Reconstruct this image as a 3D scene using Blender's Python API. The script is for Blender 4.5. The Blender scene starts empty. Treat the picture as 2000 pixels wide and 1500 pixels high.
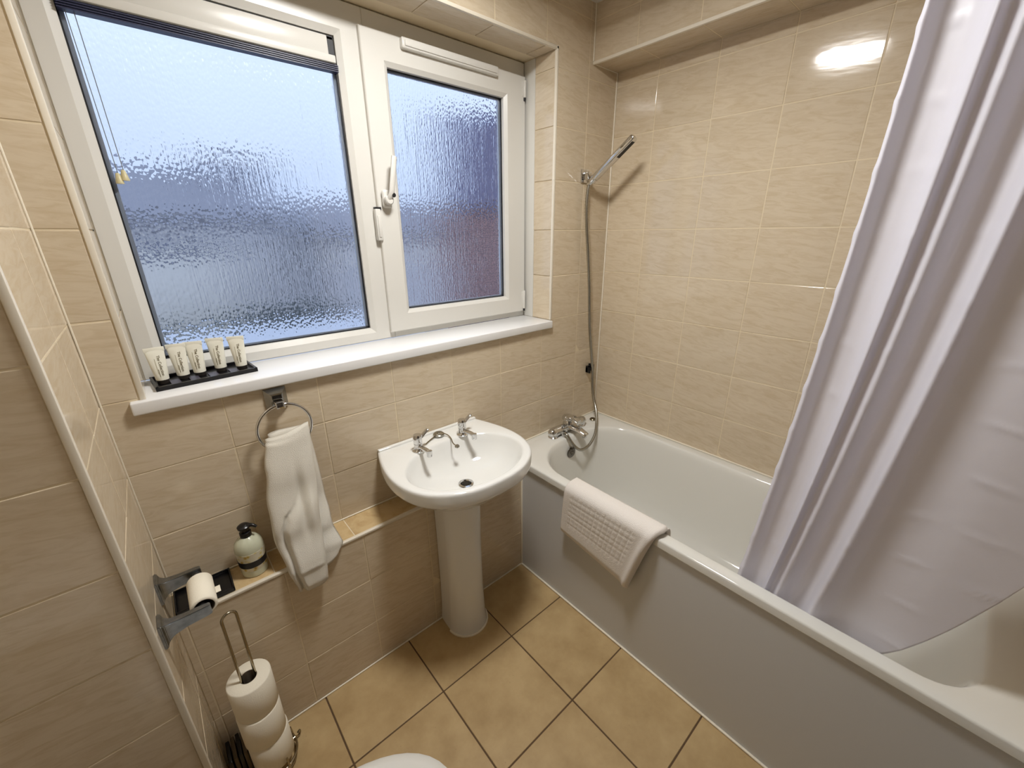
import bpy, bmesh, math, random
from mathutils import Vector, Matrix
random.seed(7)
S = bpy.context.scene
COL = S.collection
PI = math.pi

# ------------------------------------------------------------------ camera, world, exposure
cam_d = bpy.data.cameras.new('camera')
cam_d.sensor_width = 36.0
cam_d.lens = 36.0 * 797.94 / 2000.0
cam_d.clip_start = 0.02
cam = bpy.data.objects.new('camera', cam_d); COL.objects.link(cam)
cam.location = (-1.8068, -1.3406, 1.5854)
cam.rotation_euler = (1.2184, 0.0065, -0.7189)
S.camera = cam

world = bpy.data.worlds.new('overcast_sky'); S.world = world
world.use_nodes = True
wn = world.node_tree.nodes; wl = world.node_tree.links
bg = wn['Background']
tc = wn.new('ShaderNodeTexCoord'); sep = wn.new('ShaderNodeSeparateXYZ')
wl.new(tc.outputs['Generated'], sep.inputs[0])
ramp = wn.new('ShaderNodeValToRGB')
ramp.color_ramp.elements[0].position = 0.0; ramp.color_ramp.elements[0].color = (0.40, 0.50, 0.70, 1)
ramp.color_ramp.elements[1].position = 0.6; ramp.color_ramp.elements[1].color = (0.72, 0.85, 1.08, 1)
wl.new(sep.outputs['Z'], ramp.inputs[0])
nz = wn.new('ShaderNodeTexNoise'); nz.inputs['Scale'].default_value = 3.0; nz.inputs['Detail'].default_value = 3
wl.new(tc.outputs['Generated'], nz.inputs['Vector'])
mx = wn.new('ShaderNodeMix'); mx.data_type = 'RGBA'; mx.blend_type = 'MULTIPLY'; mx.inputs['Factor'].default_value = 0.25
wl.new(ramp.outputs[0], mx.inputs[6]); wl.new(nz.outputs['Fac'], mx.inputs[7])
wl.new(mx.outputs[2], bg.inputs[0])
bg.inputs[1].default_value = 1.42

LAMP_STRENGTH = 106.0
S.view_settings.view_transform = 'Standard'
S.view_settings.look = 'None'
S.view_settings.exposure = 0.24
S.view_settings.gamma = 1.0
S.view_settings.use_curve_mapping = False
S.cycles.max_bounces = 10
S.cycles.diffuse_bounces = 5
S.cycles.glossy_bounces = 5
S.cycles.transmission_bounces = 8
S.cycles.sample_clamp_indirect = 6.0
S.cycles.use_denoising = True

# ------------------------------------------------------------------ helpers
def lin(r, g, b):
    f = lambda c: (c/255/12.92) if c/255 <= .04045 else ((c/255+.055)/1.055)**2.4
    return (f(r), f(g), f(b), 1)

def newmat(name):
    m = bpy.data.materials.new(name); m.use_nodes = True
    return m, m.node_tree.nodes, m.node_tree.links, m.node_tree.nodes['Principled BSDF']

def pmat(name, col, rough=.5, metal=0., spec=.5, coat=0., sub=0., bump=0., bscale=200., nvar=0., nscale=8.):
    m, n, l, b = newmat(name)
    b.inputs['Base Color'].default_value = col
    b.inputs['Roughness'].default_value = rough
    b.inputs['Metallic'].default_value = metal
    b.inputs['Specular IOR Level'].default_value = spec
    b.inputs['Coat Weight'].default_value = coat
    b.inputs['Coat Roughness'].default_value = .05
    t = n.new('ShaderNodeTexCoord')
    if nvar > 0:
        no = n.new('ShaderNodeTexNoise'); no.inputs['Scale'].default_value = nscale; no.inputs['Detail'].default_value = 5
        l.new(t.outputs['Object'], no.inputs['Vector'])
        r = n.new('ShaderNodeMapRange'); r.inputs[1].default_value = .3; r.inputs[2].default_value = .7
        r.inputs[3].default_value = 1-nvar; r.inputs[4].default_value = 1+nvar
        l.new(no.outputs['Fac'], r.inputs[0])
        mu = n.new('ShaderNodeVectorMath'); mu.operation = 'SCALE'; mu.inputs[0].default_value = col[:3]
        l.new(r.outputs[0], mu.inputs['Scale']); l.new(mu.outputs[0], b.inputs['Base Color'])
    if bump > 0:
        no = n.new('ShaderNodeTexNoise'); no.inputs['Scale'].default_value = bscale; no.inputs['Detail'].default_value = 4
        l.new(t.outputs['Object'], no.inputs['Vector'])
        bu = n.new('ShaderNodeBump'); bu.inputs['Strength'].default_value = 1; bu.inputs['Distance'].default_value = bump
        l.new(no.outputs['Fac'], bu.inputs['Height']); l.new(bu.outputs[0], b.inputs['Normal'])
    return m

def tile_mat(name, base, dark, streak=(8., 36., 1.), rough=.085, amount=1., bumpd=.00022):
    """glazed tile: soft streaks along the tile, each tile with its own offset"""
    m, n, l, b = newmat(name)
    t = n.new('ShaderNodeTexCoord'); oi = n.new('ShaderNodeObjectInfo')
    add = n.new('ShaderNodeVectorMath'); add.operation = 'ADD'
    sc = n.new('ShaderNodeVectorMath'); sc.operation = 'SCALE'; sc.inputs[0].default_value = (37., 51., 13.)
    l.new(oi.outputs['Random'], sc.inputs['Scale'])
    rot = n.new('ShaderNodeMapping'); rot.inputs['Rotation'].default_value = (0, 0, .13); 
    l.new(t.outputs['Object'], rot.inputs['Vector'])
    mp = n.new('ShaderNodeMapping'); mp.inputs['Scale'].default_value = streak
    l.new(rot.outputs[0], mp.inputs['Vector'])
    l.new(mp.outputs[0], add.inputs[0]); l.new(sc.outputs[0], add.inputs[1])
    no = n.new('ShaderNodeTexNoise'); no.inputs['Scale'].default_value = 1.6; no.inputs['Detail'].default_value = 7
    no.inputs['Roughness'].default_value = .62; no.inputs['Distortion'].default_value = 1.1
    l.new(add.outputs[0], no.inputs['Vector'])
    r = n.new('ShaderNodeValToRGB')
    r.color_ramp.elements[0].position = .30; r.color_ramp.elements[0].color = dark
    r.color_ramp.elements[1].position = .58; r.color_ramp.elements[1].color = base
    l.new(no.outputs['Fac'], r.inputs[0])
    hv = n.new('ShaderNodeMapRange'); hv.inputs[3].default_value = .97; hv.inputs[4].default_value = 1.02
    l.new(oi.outputs['Random'], hv.inputs[0])
    mu = n.new('ShaderNodeVectorMath'); mu.operation = 'SCALE'
    l.new(r.outputs[0], mu.inputs[0]); l.new(hv.outputs[0], mu.inputs['Scale'])
    l.new(mu.outputs[0], b.inputs['Base Color'])
    b.inputs['Roughness'].default_value = rough
    no2 = n.new('ShaderNodeTexNoise'); no2.inputs['Scale'].default_value = 1.1; no2.inputs['Detail'].default_value = 2
    l.new(add.outputs[0], no2.inputs['Vector'])
    bu = n.new('ShaderNodeBump'); bu.inputs['Strength'].default_value = 1; bu.inputs['Distance'].default_value = bumpd
    l.new(no2.outputs['Fac'], bu.inputs['Height']); l.new(bu.outputs[0], b.inputs['Normal'])
    return m

M = {}
M['tile'] = tile_mat('glazed_beige_tile', lin(210, 195, 171), lin(197, 179, 151))
M['grout'] = pmat('cream_grout', lin(218, 203, 174), .7)
M['floor_tile'] = None
M['floor_grout'] = pmat('brown_grout', lin(92, 70, 46), .8)
M['white_trim'] = pmat('white_trim', lin(226, 218, 202), .35)
M['silicone'] = pmat('white_silicone', lin(238, 230, 212), .45)
M['pvc'] = pmat('white_pvc', lin(214, 212, 206), .28)
M['sill'] = pmat('white_sill', lin(232, 232, 232), .22)
M['gasket'] = pmat('black_gasket', lin(20, 20, 24), .5)
M['ceramic'] = pmat('white_ceramic', lin(228, 228, 225), .06, coat=.3)
M['acrylic'] = pmat('bath_acrylic', lin(225, 224, 218), .09, coat=.2)
M['panel'] = pmat('bath_panel', lin(204, 205, 206), .4)
M['chrome'] = pmat('chrome', lin(214, 214, 214), .07, metal=1)
M['pewter'] = pmat('worn_pewter', lin(140, 143, 146), .3, metal=1, nvar=.2, nscale=60)
M['hose'] = pmat('steel_hose', lin(170, 168, 160), .25, metal=1)
M['wire'] = pmat('steel_wire', lin(165, 155, 135), .22, metal=1)
M['black'] = pmat('black_plastic', lin(16, 15, 17), .3)
M['tray_pad'] = pmat('grey_pad', lin(70, 68, 80), .4)
M['towel'] = pmat('terry_towel', lin(234, 229, 217), .95, spec=.1, bump=.003, bscale=600)
M['paper'] = pmat('toilet_paper', lin(236, 229, 212), .95, spec=.05, bump=.0004, bscale=300)
M['card'] = pmat('cardboard_core', lin(120, 108, 92), .9)
M['white_paint'] = pmat('white_paint', lin(228, 224, 216), .6)
M['tube'] = pmat('cream_tube', lin(236, 234, 220), .35)
M['print'] = pmat('brown_print', lin(104, 92, 62), .6)
M['print_faint'] = pmat('pale_print', lin(176, 168, 140), .6)
M['bone'] = pmat('bone_plastic', lin(200, 190, 150), .4)
M['brownslat'] = pmat('dull_brown', lin(96, 82, 58), .6)

# floor tile
def floor_mat():
    m, n, l, b = newmat('sandstone_floor_tile')
    t = n.new('ShaderNodeTexCoord'); oi = n.new('ShaderNodeObjectInfo')
    sc = n.new('ShaderNodeVectorMath'); sc.operation = 'SCALE'; sc.inputs[0].default_value = (11., 17., 5.)
    l.new(oi.outputs['Random'], sc.inputs['Scale'])
    add = n.new('ShaderNodeVectorMath'); add.operation = 'ADD'
    l.new(t.outputs['Object'], add.inputs[0]); l.new(sc.outputs[0], add.inputs[1])
    no = n.new('ShaderNodeTexNoise'); no.inputs['Scale'].default_value = 9; no.inputs['Detail'].default_value = 8; no.inputs['Roughness'].default_value = .6
    l.new(add.outputs[0], no.inputs['Vector'])
    r = n.new('ShaderNodeValToRGB')
    e = r.color_ramp.elements
    e[0].position = .3; e[0].color = lin(172, 145, 102)
    e[1].position = .68; e[1].color = lin(194, 168, 124)
    l.new(no.outputs['Fac'], r.inputs[0]); 
    vo = n.new('ShaderNodeTexVoronoi'); vo.inputs['Scale'].default_value = 26
    l.new(add.outputs[0], vo.inputs['Vector'])
    lt = n.new('ShaderNodeMath'); lt.operation = 'LESS_THAN'; lt.inputs[1].default_value = .045
    l.new(vo.outputs['Distance'], lt.inputs[0])
    wn_ = n.new('ShaderNodeMath'); wn_.operation = 'MULTIPLY'; wn_.inputs[1].default_value = .22
    l.new(lt.outputs[0], wn_.inputs[0])
    mx = n.new('ShaderNodeMix'); mx.data_type = 'RGBA'
    l.new(wn_.outputs[0], mx.inputs['Factor']); l.new(r.outputs[0], mx.inputs[6]); mx.inputs[7].default_value = lin(104, 74, 44)
    l.new(mx.outputs[2], b.inputs['Base Color'])
    b.inputs['Roughness'].default_value = .42
    b.inputs['Specular IOR Level'].default_value = .35
    bu = n.new('ShaderNodeBump'); bu.inputs['Distance'].default_value = .0005
    l.new(no.outputs['Fac'], bu.inputs['Height']); l.new(bu.outputs[0], b.inputs['Normal'])
    return m
M['floor_tile'] = floor_mat()
M['ledge_tile'] = tile_mat('sandy_ledge_tile', lin(206, 180, 136), lin(186, 156, 110), (8., 9., 1.), .2)

def glass_mat(name, sx, sz, dist, rough, drops=.5):
    """obscured rain-pattern glass: vertical rivulets and drops in relief"""
    m, n, l, b = newmat(name)
    n.remove(b)
    out = n['Material Output']
    g = n.new('ShaderNodeBsdfGlass'); g.inputs['IOR'].default_value = 1.45; g.inputs['Roughness'].default_value = rough
    g.inputs['Color'].default_value = (.97, .98, 1, 1)
    t = n.new('ShaderNodeTexCoord')
    mp = n.new('ShaderNodeMapping'); mp.inputs['Scale'].default_value = (sx, 1, sz)
    l.new(t.outputs['Object'], mp.inputs['Vector'])
    no = n.new('ShaderNodeTexNoise'); no.inputs['Scale'].default_value = 1; no.inputs['Detail'].default_value = 3; no.inputs['Distortion'].default_value = .35
    l.new(mp.outputs[0], no.inputs['Vector'])
    mp2 = n.new('ShaderNodeMapping'); mp2.inputs['Scale'].default_value = (150, 1, 90)
    l.new(t.outputs['Object'], mp2.inputs['Vector'])
    vo = n.new('ShaderNodeTexVoronoi'); vo.feature = 'SMOOTH_F1'; vo.inputs['Scale'].default_value = 1; vo.inputs['Smoothness'].default_value = .4
    l.new(mp2.outputs[0], vo.inputs['Vector'])
    ad = n.new('ShaderNodeMath'); ad.operation = 'MULTIPLY_ADD'; ad.inputs[1].default_value = -drops
    l.new(vo.outputs['Distance'], ad.inputs[0]); l.new(no.outputs['Fac'], ad.inputs[2])
    bu = n.new('ShaderNodeBump'); bu.inputs['Strength'].default_value = 1; bu.inputs['Distance'].default_value = dist
    l.new(ad.outputs[0], bu.inputs['Height'])
    l.new(bu.outputs[0], g.inputs['Normal']); l.new(g.outputs[0], out.inputs['Surface'])
    return m
M['rain_glass'] = glass_mat('rain_pattern_glass', 190, 4.5, .0014, .008)

def mk(name, bm, mat, parent=None, smooth=False, kind=None, label=None, ang=40):
    bmesh.ops.recalc_face_normals(bm, faces=bm.faces[:]) if bm.faces else None
    me = bpy.data.meshes.new(name); bm.to_mesh(me); bm.free()
    me.materials.append(M[mat] if isinstance(mat, str) else mat)
    if smooth:
        for p in me.polygons: p.use_smooth = True
        if ang < 179:
            me.set_sharp_from_angle(angle=math.radians(ang))
    o = bpy.data.objects.new(name, me); COL.objects.link(o)
    if parent: o.parent = parent
    if kind: o['kind'] = kind
    if label: o['label'] = label
    return o

def thing(name, label, cat, loc=(0, 0, 0), group=None):
    """an Empty at the thing's base; children are given in world coordinates through world()"""
    o = bpy.data.objects.new(name, None); o.empty_display_size = .05
    COL.objects.link(o); o.location = loc
    o['label'] = label; o['category'] = cat
    if group: o['group'] = group
    return o

def tag(o, label, cat, group=None):
    o['label'] = label; o['category'] = cat
    if group: o['group'] = group
    return o

def part(name, bm, mat, root, smooth=True, label=None, ang=40, shift=None):
    """mesh built in world coordinates, moved into root's frame"""
    base = root
    off = Vector((0, 0, 0))
    while base is not None:
        off += base.location; base = base.parent
    bm.transform(Matrix.Translation(-off))
    return mk(name, bm, mat, root, smooth, label=label, ang=ang)

def box(bm, lo, hi, bev=0., seg=2):
    lo, hi = Vector(lo), Vector(hi)
    b2 = bmesh.new()
    bmesh.ops.create_cube(b2, size=1)
    for v in b2.verts:
        v.co = Vector((lo[i] + (v.co[i] + .5) * (hi[i] - lo[i]) for i in range(3)))
    if bev > 0:
        bmesh.ops.bevel(b2, geom=b2.edges[:], offset=bev, segments=seg, profile=.5, affect='EDGES')
    merge(bm, b2)
    return bm

def merge(bm, b2, mtx=None):
    if mtx is not None: b2.transform(mtx)
    tmp = bpy.data.meshes.new('t'); b2.to_mesh(tmp); b2.free()
    bm.from_mesh(tmp); bpy.data.meshes.remove(tmp)

def B(lo, hi, bev=0., seg=2):
    return box(bmesh.new(), lo, hi, bev, seg)

def loft(bm, rings, caps=(True, True), closed=True):
    vs = [[bm.verts.new(p) for p in r] for r in rings]
    n = len(rings[0])
    for a, b in zip(vs[:-1], vs[1:]):
        for i in range(n if closed else n - 1):
            j = (i + 1) % n
            bm.faces.new((a[i], a[j], b[j], b[i]))
    if caps[0]: bm.faces.new(vs[0][::-1])
    if caps[1]: bm.faces.new(vs[-1])
    return bm

def circle(c, r, n=24, axis=2, ph=0.):
    out = []
    for i in range(n):
        a = 2*PI*i/n + ph
        p = [0, 0, 0]; u, v = [(1, 2), (0, 2), (0, 1)][axis]
        p[u] = r*math.cos(a); p[v] = r*math.sin(a)
        out.append(Vector(c) + Vector(p))
    return out

def lathe(bm, prof, c=(0, 0, 0), n=32, caps=(True, True), axis=2):
    rings = []
    for r, h in prof:
        cc = list(c); cc[axis] += h
        rings.append(circle(cc, max(r, 1e-5), n, axis))
    return loft(bm, rings, caps)

def smoothpath(pts, k=6):
    pts = [Vector(p) for p in pts]; out = []
    P = [2*pts[0]-pts[1]] + pts + [2*pts[-1]-pts[-2]]
    for i in range(1, len(P)-2):
        for j in range(k):
            t = j/k
            a, b, c, d = P[i-1], P[i], P[i+1], P[i+2]
            out.append(.5*((2*b)+(-a+c)*t+(2*a-5*b+4*c-d)*t*t+(-a+3*b-3*c+d)*t**3))
    out.append(pts[-1]); return out

def sweep(bm, pts, sec, closed=False, caps=True, up=None, scale=None):
    """sweep a 2-D section [(u,v)] along pts with parallel-transport frames"""
    pts = [Vector(p) for p in pts]; n = len(pts)
    tang = []
    for i in range(n):
        a = pts[(i-1) % n] if (closed or i > 0) else pts[0]
        b = pts[(i+1) % n] if (closed or i < n-1) else pts[-1]
        tang.append((b-a).normalized())
    ref = Vector(up) if up else (Vector((0, 0, 1)) if abs(tang[0].z) < .9 else Vector((1, 0, 0)))
    u = (ref - tang[0]*ref.dot(tang[0])).normalized()
    rings = []
    for i in range(n):
        if i > 0:
            q = tang[i-1].rotation_difference(tang[i]); u = q @ u
            u = (u - tang[i]*u.dot(tang[i])).normalized()
        w = tang[i].cross(u)
        s = scale[i] if scale else 1.
        rings.append([pts[i] + u*(a*s) + w*(b*s) for a, b in sec])
    if closed:
        rings.append(rings[0])
        vs = [[bm.verts.new(p) for p in r] for r in rings[:-1]]
        vs.append(vs[0]); m = len(sec)
        for a, b in zip(vs[:-1], vs[1:]):
            for i in range(m):
                bm.faces.new((a[i], a[(i+1) % m], b[(i+1) % m], b[i]))
        return bm
    return loft(bm, rings, (caps, caps))

def csec(r, n=12):
    return [(r*math.cos(2*PI*i/n), r*math.sin(2*PI*i/n)) for i in range(n)]

def tube(pts, r, n=12, closed=False, bm=None):
    return sweep(bm or bmesh.new(), pts, csec(r, n), closed)

def rrect(cx, cy, hx, hy, r, z, nc=10, ns=8):
    """rounded rectangle, same point count for any size"""
    out = []
    ra, rb = r if isinstance(r, tuple) else (r, r)
    ra, rb = min(ra, hx-1e-4, hy-1e-4), min(rb, hx-1e-4, hy-1e-4)
    cs = [(hx-ra, hy-ra, 0, ra), (-(hx-ra), hy-ra, PI/2, ra), (-(hx-rb), -(hy-rb), PI, rb), (hx-rb, -(hy-rb), 1.5*PI, rb)]
    for k, (ax, ay, a0, r) in enumerate(cs):
        for i in range(nc+1):
            a = a0 + (PI/2)*i/nc
            out.append(Vector((cx+ax+r*math.cos(a), cy+ay+r*math.sin(a), z)))
        bx, by, b0, r2 = cs[(k+1) % 4]
        p = out[-1]; q = Vector((cx+bx+r2*math.cos(b0), cy+by+r2*math.sin(b0), z))
        for i in range(1, ns):
            out.append(p.lerp(q, i/ns))
    return out

# ------------------------------------------------------------------ tiled walls
_tile_cache = {}
def tile_mesh(w, h, mat, th=.008, bev=.0016):
    key = (round(w, 4), round(h, 4), mat)
    if key not in _tile_cache:
        b = B((-w/2, -h/2, -th), (w/2, h/2, 0), bev if min(w, h) > .02 else .0006, 2)
        b.faces.ensure_lookup_table()
        me = bpy.data.meshes.new('tile'); b.to_mesh(me); b.free()
        me.materials.append(M[mat])
        _tile_cache[key] = me
    return _tile_cache[key]

def lay(parent, origin, U, V, N, us, vs, holes=(), gap=.003, mat='tile', jig=.0003):
    """tiles between the joint coordinates us x vs on the plane origin + u*U + v*V, facing N"""
    U, V, N, origin = Vector(U), Vector(V), Vector(N), Vector(origin)
    R = Matrix((U, V, N)).transposed().to_4x4()
    for u0, u1 in zip(us[:-1], us[1:]):
        for v0, v1 in zip(vs[:-1], vs[1:]):
            cells = [(u0, u1, v0, v1)]
            for hu0, hu1, hv0, hv1 in holes:
                nxt = []
                for a, b, c, d in cells:
                    if b <= hu0 or a >= hu1 or d <= hv0 or c >= hv1:
                        nxt.append((a, b, c, d)); continue
                    if a < hu0: nxt.append((a, hu0, c, d))
                    if b > hu1: nxt.append((hu1, b, c, d))
                    a2, b2 = max(a, hu0), min(b, hu1)
                    if c < hv0: nxt.append((a2, b2, c, hv0))
                    if d > hv1: nxt.append((a2, b2, hv1, d))
                cells = nxt
            if len(cells) == 1:
                a, b, c, d = cells[0]; w, h = b-a-gap, d-c-gap
                if w < .008 or h < .008: continue
                me = tile_mesh(w, h, mat); p = origin + U*((a+b)/2) + V*((c+d)/2)
            elif cells:      # a tile cut to an L or a U round the opening
                p = origin + U*((u0+u1)/2) + V*((v0+v1)/2); q = bmesh.new(); g = gap/2
                for a, b, c, d in cells:
                    lo = [a+(g if a == u0 or a in [h[1] for h in holes] else 0), c+(g if c == v0 or c in [h[3] for h in holes] else 0)]
                    hi = [b-(g if b == u1 or b in [h[0] for h in holes] else 0), d-(g if d == v1 or d in [h[2] for h in holes] else 0)]
                    if any(abs(b-x[0]) < 1e-9 for x in cells): hi[0] = b
                    if any(abs(a-x[1]) < 1e-9 for x in cells): lo[0] = a
                    if hi[0]-lo[0] < .003 or hi[1]-lo[1] < .003: continue
                    box(q, (lo[0]-(u0+u1)/2, lo[1]-(v0+v1)/2, -.008), (hi[0]-(u0+u1)/2, hi[1]-(v0+v1)/2, 0))
                if not q.verts: q.free(); continue
                me = bpy.data.meshes.new('tile'); q.to_mesh(me); q.free(); me.materials.append(M[mat])
            else: continue
            o = bpy.data.objects.new('tile', me); COL.objects.link(o)
            o.parent = parent
            p = p + N*random.uniform(-jig, jig)
            tilt = Matrix.Rotation(random.gauss(0, .0022), 4, 'X') @ Matrix.Rotation(random.gauss(0, .0022), 4, 'Y')
            o.matrix_local = Matrix.Translation(p) @ R @ tilt

def joints(lo, hi, step, phase):
    k = math.ceil((lo - phase)/step - 1e-6); out = [lo]
    while phase + k*step < hi - .004:
        x = phase + k*step
        if x > lo + .004: out.append(x)
        k += 1
    out.append(hi); return out

XL, XALC, YB, ZC = -1.961, -2.25, -1.70, 2.46
GR = .0010      # grout lies this deep behind the tile faces
ZJ = [.2*k for k in range(0, 13)] + [ZC]

# window wall (front): pieces round the opening
OX0, OX1, OZ0, OZ1 = -1.875, -.397, 1.162, 2.258
bm = bmesh.new()
box(bm, (-2.40, GR, 0), (OX0-.003, .30, ZC)); box(bm, (OX1+.003, GR, 0), (.15, .30, ZC))
box(bm, (OX0-.003, GR, 0), (OX1+.003, .30, OZ0)); box(bm, (OX0-.003, GR, OZ1+.003), (OX1+.003, .30, ZC))
wf = mk('wall_front', bm, 'grout', kind='structure')
us = joints(XL, 0, .2544, -.1964)
lay(wf, (0, 0, 0), (1, 0, 0), (0, 0, 1), (0, -1, 0), us, [.6075, .8, 1.0, 1.2, 1.4, 1.6, 1.8, 2.0, 2.2, 2.4, ZC],
    holes=[(-1.908, -.396, 1.162, 1.198), (-1.888, -.386, 1.19, 2.269)])
# tiles on the right reveal, the left reveal and the soffit of the opening
lay(wf, (OX1, 0, 0), (0, 1, 0), (0, 0, 1), (-1, 0, 0), [.004, .119], [1.197, 1.4, 1.6, 1.8, 2.0, 2.2, OZ1])
lay(wf, (OX0, 0, 0), (0, -1, 0), (0, 0, 1), (1, 0, 0), [-.182, -.004], [1.197, 1.4, 1.6, 1.8, 2.0, 2.2, OZ1])
lay(wf, (0, 0, OZ1), (1, 0, 0), (0, 1, 0), (0, 0, -1), joints(OX0, OX1, .2544, -.1964), [.004, .119])

# right wall
wr = mk('wall_right', B((GR, YB-.15, 0), (.15, .0, ZC)), 'grout', kind='structure')
yj = [-v for v in joints(0, 1.70, .2494, .2099)][::-1]
lay(wr, (0, 0, 0), (0, -1, 0), (0, 0, 1), (-1, 0, 0), [-v for v in yj][::-1], [.609, .8, 1.0, 1.2, 1.4, 1.6, 1.8, 2.0, 2.2, 2.258])
# boxed-in soffit along the right wall
ws = mk('wall_soffit', B((-.17+GR, YB, 2.258+GR), (0, 0, ZC)), 'grout', kind='structure')
lay(ws, (-.17, 0, 0), (0, -1, 0), (0, 0, 1), (-1, 0, 0), [-v for v in yj][::-1], [2.262, 2.4, ZC])
lay(ws, (0, 0, 2.258), (0, 1, 0), (1, 0, 0), (0, 0, -1), yj, [-.164, 0])
# left wall and pier
wlft = mk('wall_left', B((-2.40, -.41+GR, 0), (XL-GR, 0, ZC)), 'grout', kind='structure')
lay(wlft, (XL, 0, 0), (0, -1, 0), (0, 0, 1), (1, 0, 0), [0, .202, .402], ZJ)
lay(wlft, (0, -.41, 0), (1, 0, 0), (0, 0, 1), (0, -1, 0), [XALC, -2.215, XL-.008], ZJ)
wa = mk('wall_alcove', B((-2.40, YB, 0), (XALC-GR, -.41, ZC)), 'grout', kind='structure')
lay(wa, (XALC, 0, 0), (0, -1, 0), (0, 0, 1), (1, 0, 0), joints(.41, 1.70, .2494, .41), ZJ)
# back wall; its unseen open doorway and dark hall are added to cut bounce light
bm = bmesh.new()
box(bm, (-.72, YB-.15, 0), (.15, YB, ZC)); box(bm, (-2.40, YB-.15, 2.05), (-.72, YB, ZC)); box(bm, (-2.40, YB-.15, 0), (-2.20, YB, 2.05))
mk('wall_back', bm, pmat('beige_wall', lin(190, 170, 138), .4), kind='structure')
bm = bmesh.new()
box(bm, (-2.20, YB-.16, 0), (-2.16, YB+.01, 2.05)); box(bm, (-.76, YB-.16, 0), (-.72, YB+.01, 2.05)); box(bm, (-2.20, YB-.16, 2.01), (-.72, YB+.01, 2.05))
mk('door_1', bm, 'white_paint', kind='structure')
bm = bmesh.new()
box(bm, (-3.6, -3.3, 0), (.9, -3.2, 2.46)); box(bm, (-3.7, -3.3, 0), (-3.6, YB-.15, 2.46)); box(bm, (.9, -3.3, 0), (1.0, YB-.15, 2.46)); box(bm, (-3.7, -3.3, 2.46), (1.0, YB-.15, 2.56))
mk('wall_unseen_hall', bm, pmat('unseen_hall_paint', lin(120, 104, 84), .8), kind='structure')
mk('floor_unseen_hall', B((-3.7, -3.3, -.1), (1.0, YB-.15, -.002)), pmat('unseen_hall_carpet', lin(84, 74, 64), .95), kind='structure')
mk('ceiling', B((-2.40, YB-.15, ZC), (.15, .30, ZC+.1)), 'white_paint', kind='structure')

# pipe boxing with its ledge, below the window
YX, ZL = -.1246, .607
wb = mk('wall_ledge', B((XL, YX+GR, 0), (-.69, GR, ZL-GR)), 'grout', kind='structure')
lay(wb, (0, YX, 0), (1, 0, 0), (0, 0, 1), (0, -1, 0), joints(XL, -.692, .25, -1.692), [.004, .2, .4, .5985])
lay(wb, (0, 0, ZL), (1, 0, 0), (0, 1, 0), (0, 0, 1), joints(XL, -.70, .25, -1.715), [YX+.012, -.001], mat='ledge_tile')

# floor
fl = mk('floor', B((-2.40, YB-.15, -.1), (.15, .30, -.002)), 'floor_grout', kind='structure')
lay(fl, (0, 0, 0), (1, 0, 0), (0, 1, 0), (0, 0, 1), joints(XALC, -.69, .334, -.9958), joints(YB, YX, .334, -.396), gap=.005, mat='floor_tile')

# trims and silicone beads
def strip(n, lo, hi, mat='white_trim', bev=.002):
    return mk('trim_%d' % n, B(lo, hi, bev), mat, kind='structure', smooth=True)
strip(1, (-1.887, -.003, 1.196), (-1.875, .010, 2.270))
strip(2, (-.397, -.003, 1.198), (-.387, .010, 2.270))
strip(3, (-1.887, -.003, 2.258), (-.387, .010, 2.269))
strip(4, (XL-.009, -.413, 0), (XL+.003, -.399, ZC))
strip(5, (XL, YX-.003, ZL-.008), (-.69, YX+.009, ZL+.0015))
strip(6, (-.174, YB, 2.252), (-.162, 0, 2.264))
strip(7, (-.0065, -.0065, .61), (0, 0, 2.258), 'silicone', .003)
strip(8, (-.176, -.005, 2.264), (-.170, 0, ZC), 'silicone', .002)
strip(9, (XL, -.004, ZL), (XL+.004, 0, ZC), 'silicone', .0015)
strip(10, (XL, YX-.006, 0), (-.69, YX, .006), 'silicone', .0025)
strip(11, (-.699, YB, 0), (-.690, YX, .008), 'silicone', .0035)
strip(12, (-.698, YX-.008, .006), (-.690, YX, .60), 'silicone', .003)
strip(13, (-.006, YB, .606), (0, 0, .613), 'silicone', .0025)
strip(14, (-.70, -.006, .606), (0, 0, .613), 'silicone', .0025)
strip(15, (XL, -.005, ZL), (-.70, 0, ZL+.005), 'silicone', .002)
strip(16, (-.397, .119, 1.197), (-.391, .186, 2.258), 'pvc', .001)
strip(17, (-.17, -.004, 2.254), (0, 0, 2.258), 'silicone', .0015)

# ------------------------------------------------------------------ window
win = bpy.data.objects.new('window_1', None); COL.objects.link(win); win['kind'] = 'structure'
win.location = (-1.136, .184, 1.197)
def frame_bm(x0, x1, z0, z1, ox0, ox1, oz0, oz1, y0, y1, chamfer=.012):
    """mitred frame with a chamfered inner edge; y0 is the room side"""
    def ring(a, b, c, d, y): return [Vector((a, y, c)), Vector((b, y, c)), Vector((b, y, d)), Vector((a, y, d))]
    rings = [ring(x0, x1, z0, z1, y1), ring(x0, x1, z0, z1, y0+.003), ring(x0+.003, x1-.003, z0+.003, z1-.003, y0),
             ring(ox0-chamfer, ox1+chamfer, oz0-chamfer, oz1+chamfer, y0), ring(ox0, ox1, oz0, oz1, y0+.010), ring(ox0, ox1, oz0, oz1, y1)]
    b = bmesh.new(); vs = [[b.verts.new(p) for p in r] for r in rings]
    vs.append(vs[0])
    for p, q in zip(vs[:-1], vs[1:]):
        for i in range(4):
            b.faces.new((p[i], p[(i+1) % 4], q[(i+1) % 4], q[i]))
    return b
YF = .184
M['clear_glass'] = pmat('smooth_glass', (.97, .98, 1, 1), .0)
M['clear_glass'].node_tree.nodes['Principled BSDF'].inputs['Transmission Weight'].default_value = 1
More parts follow.
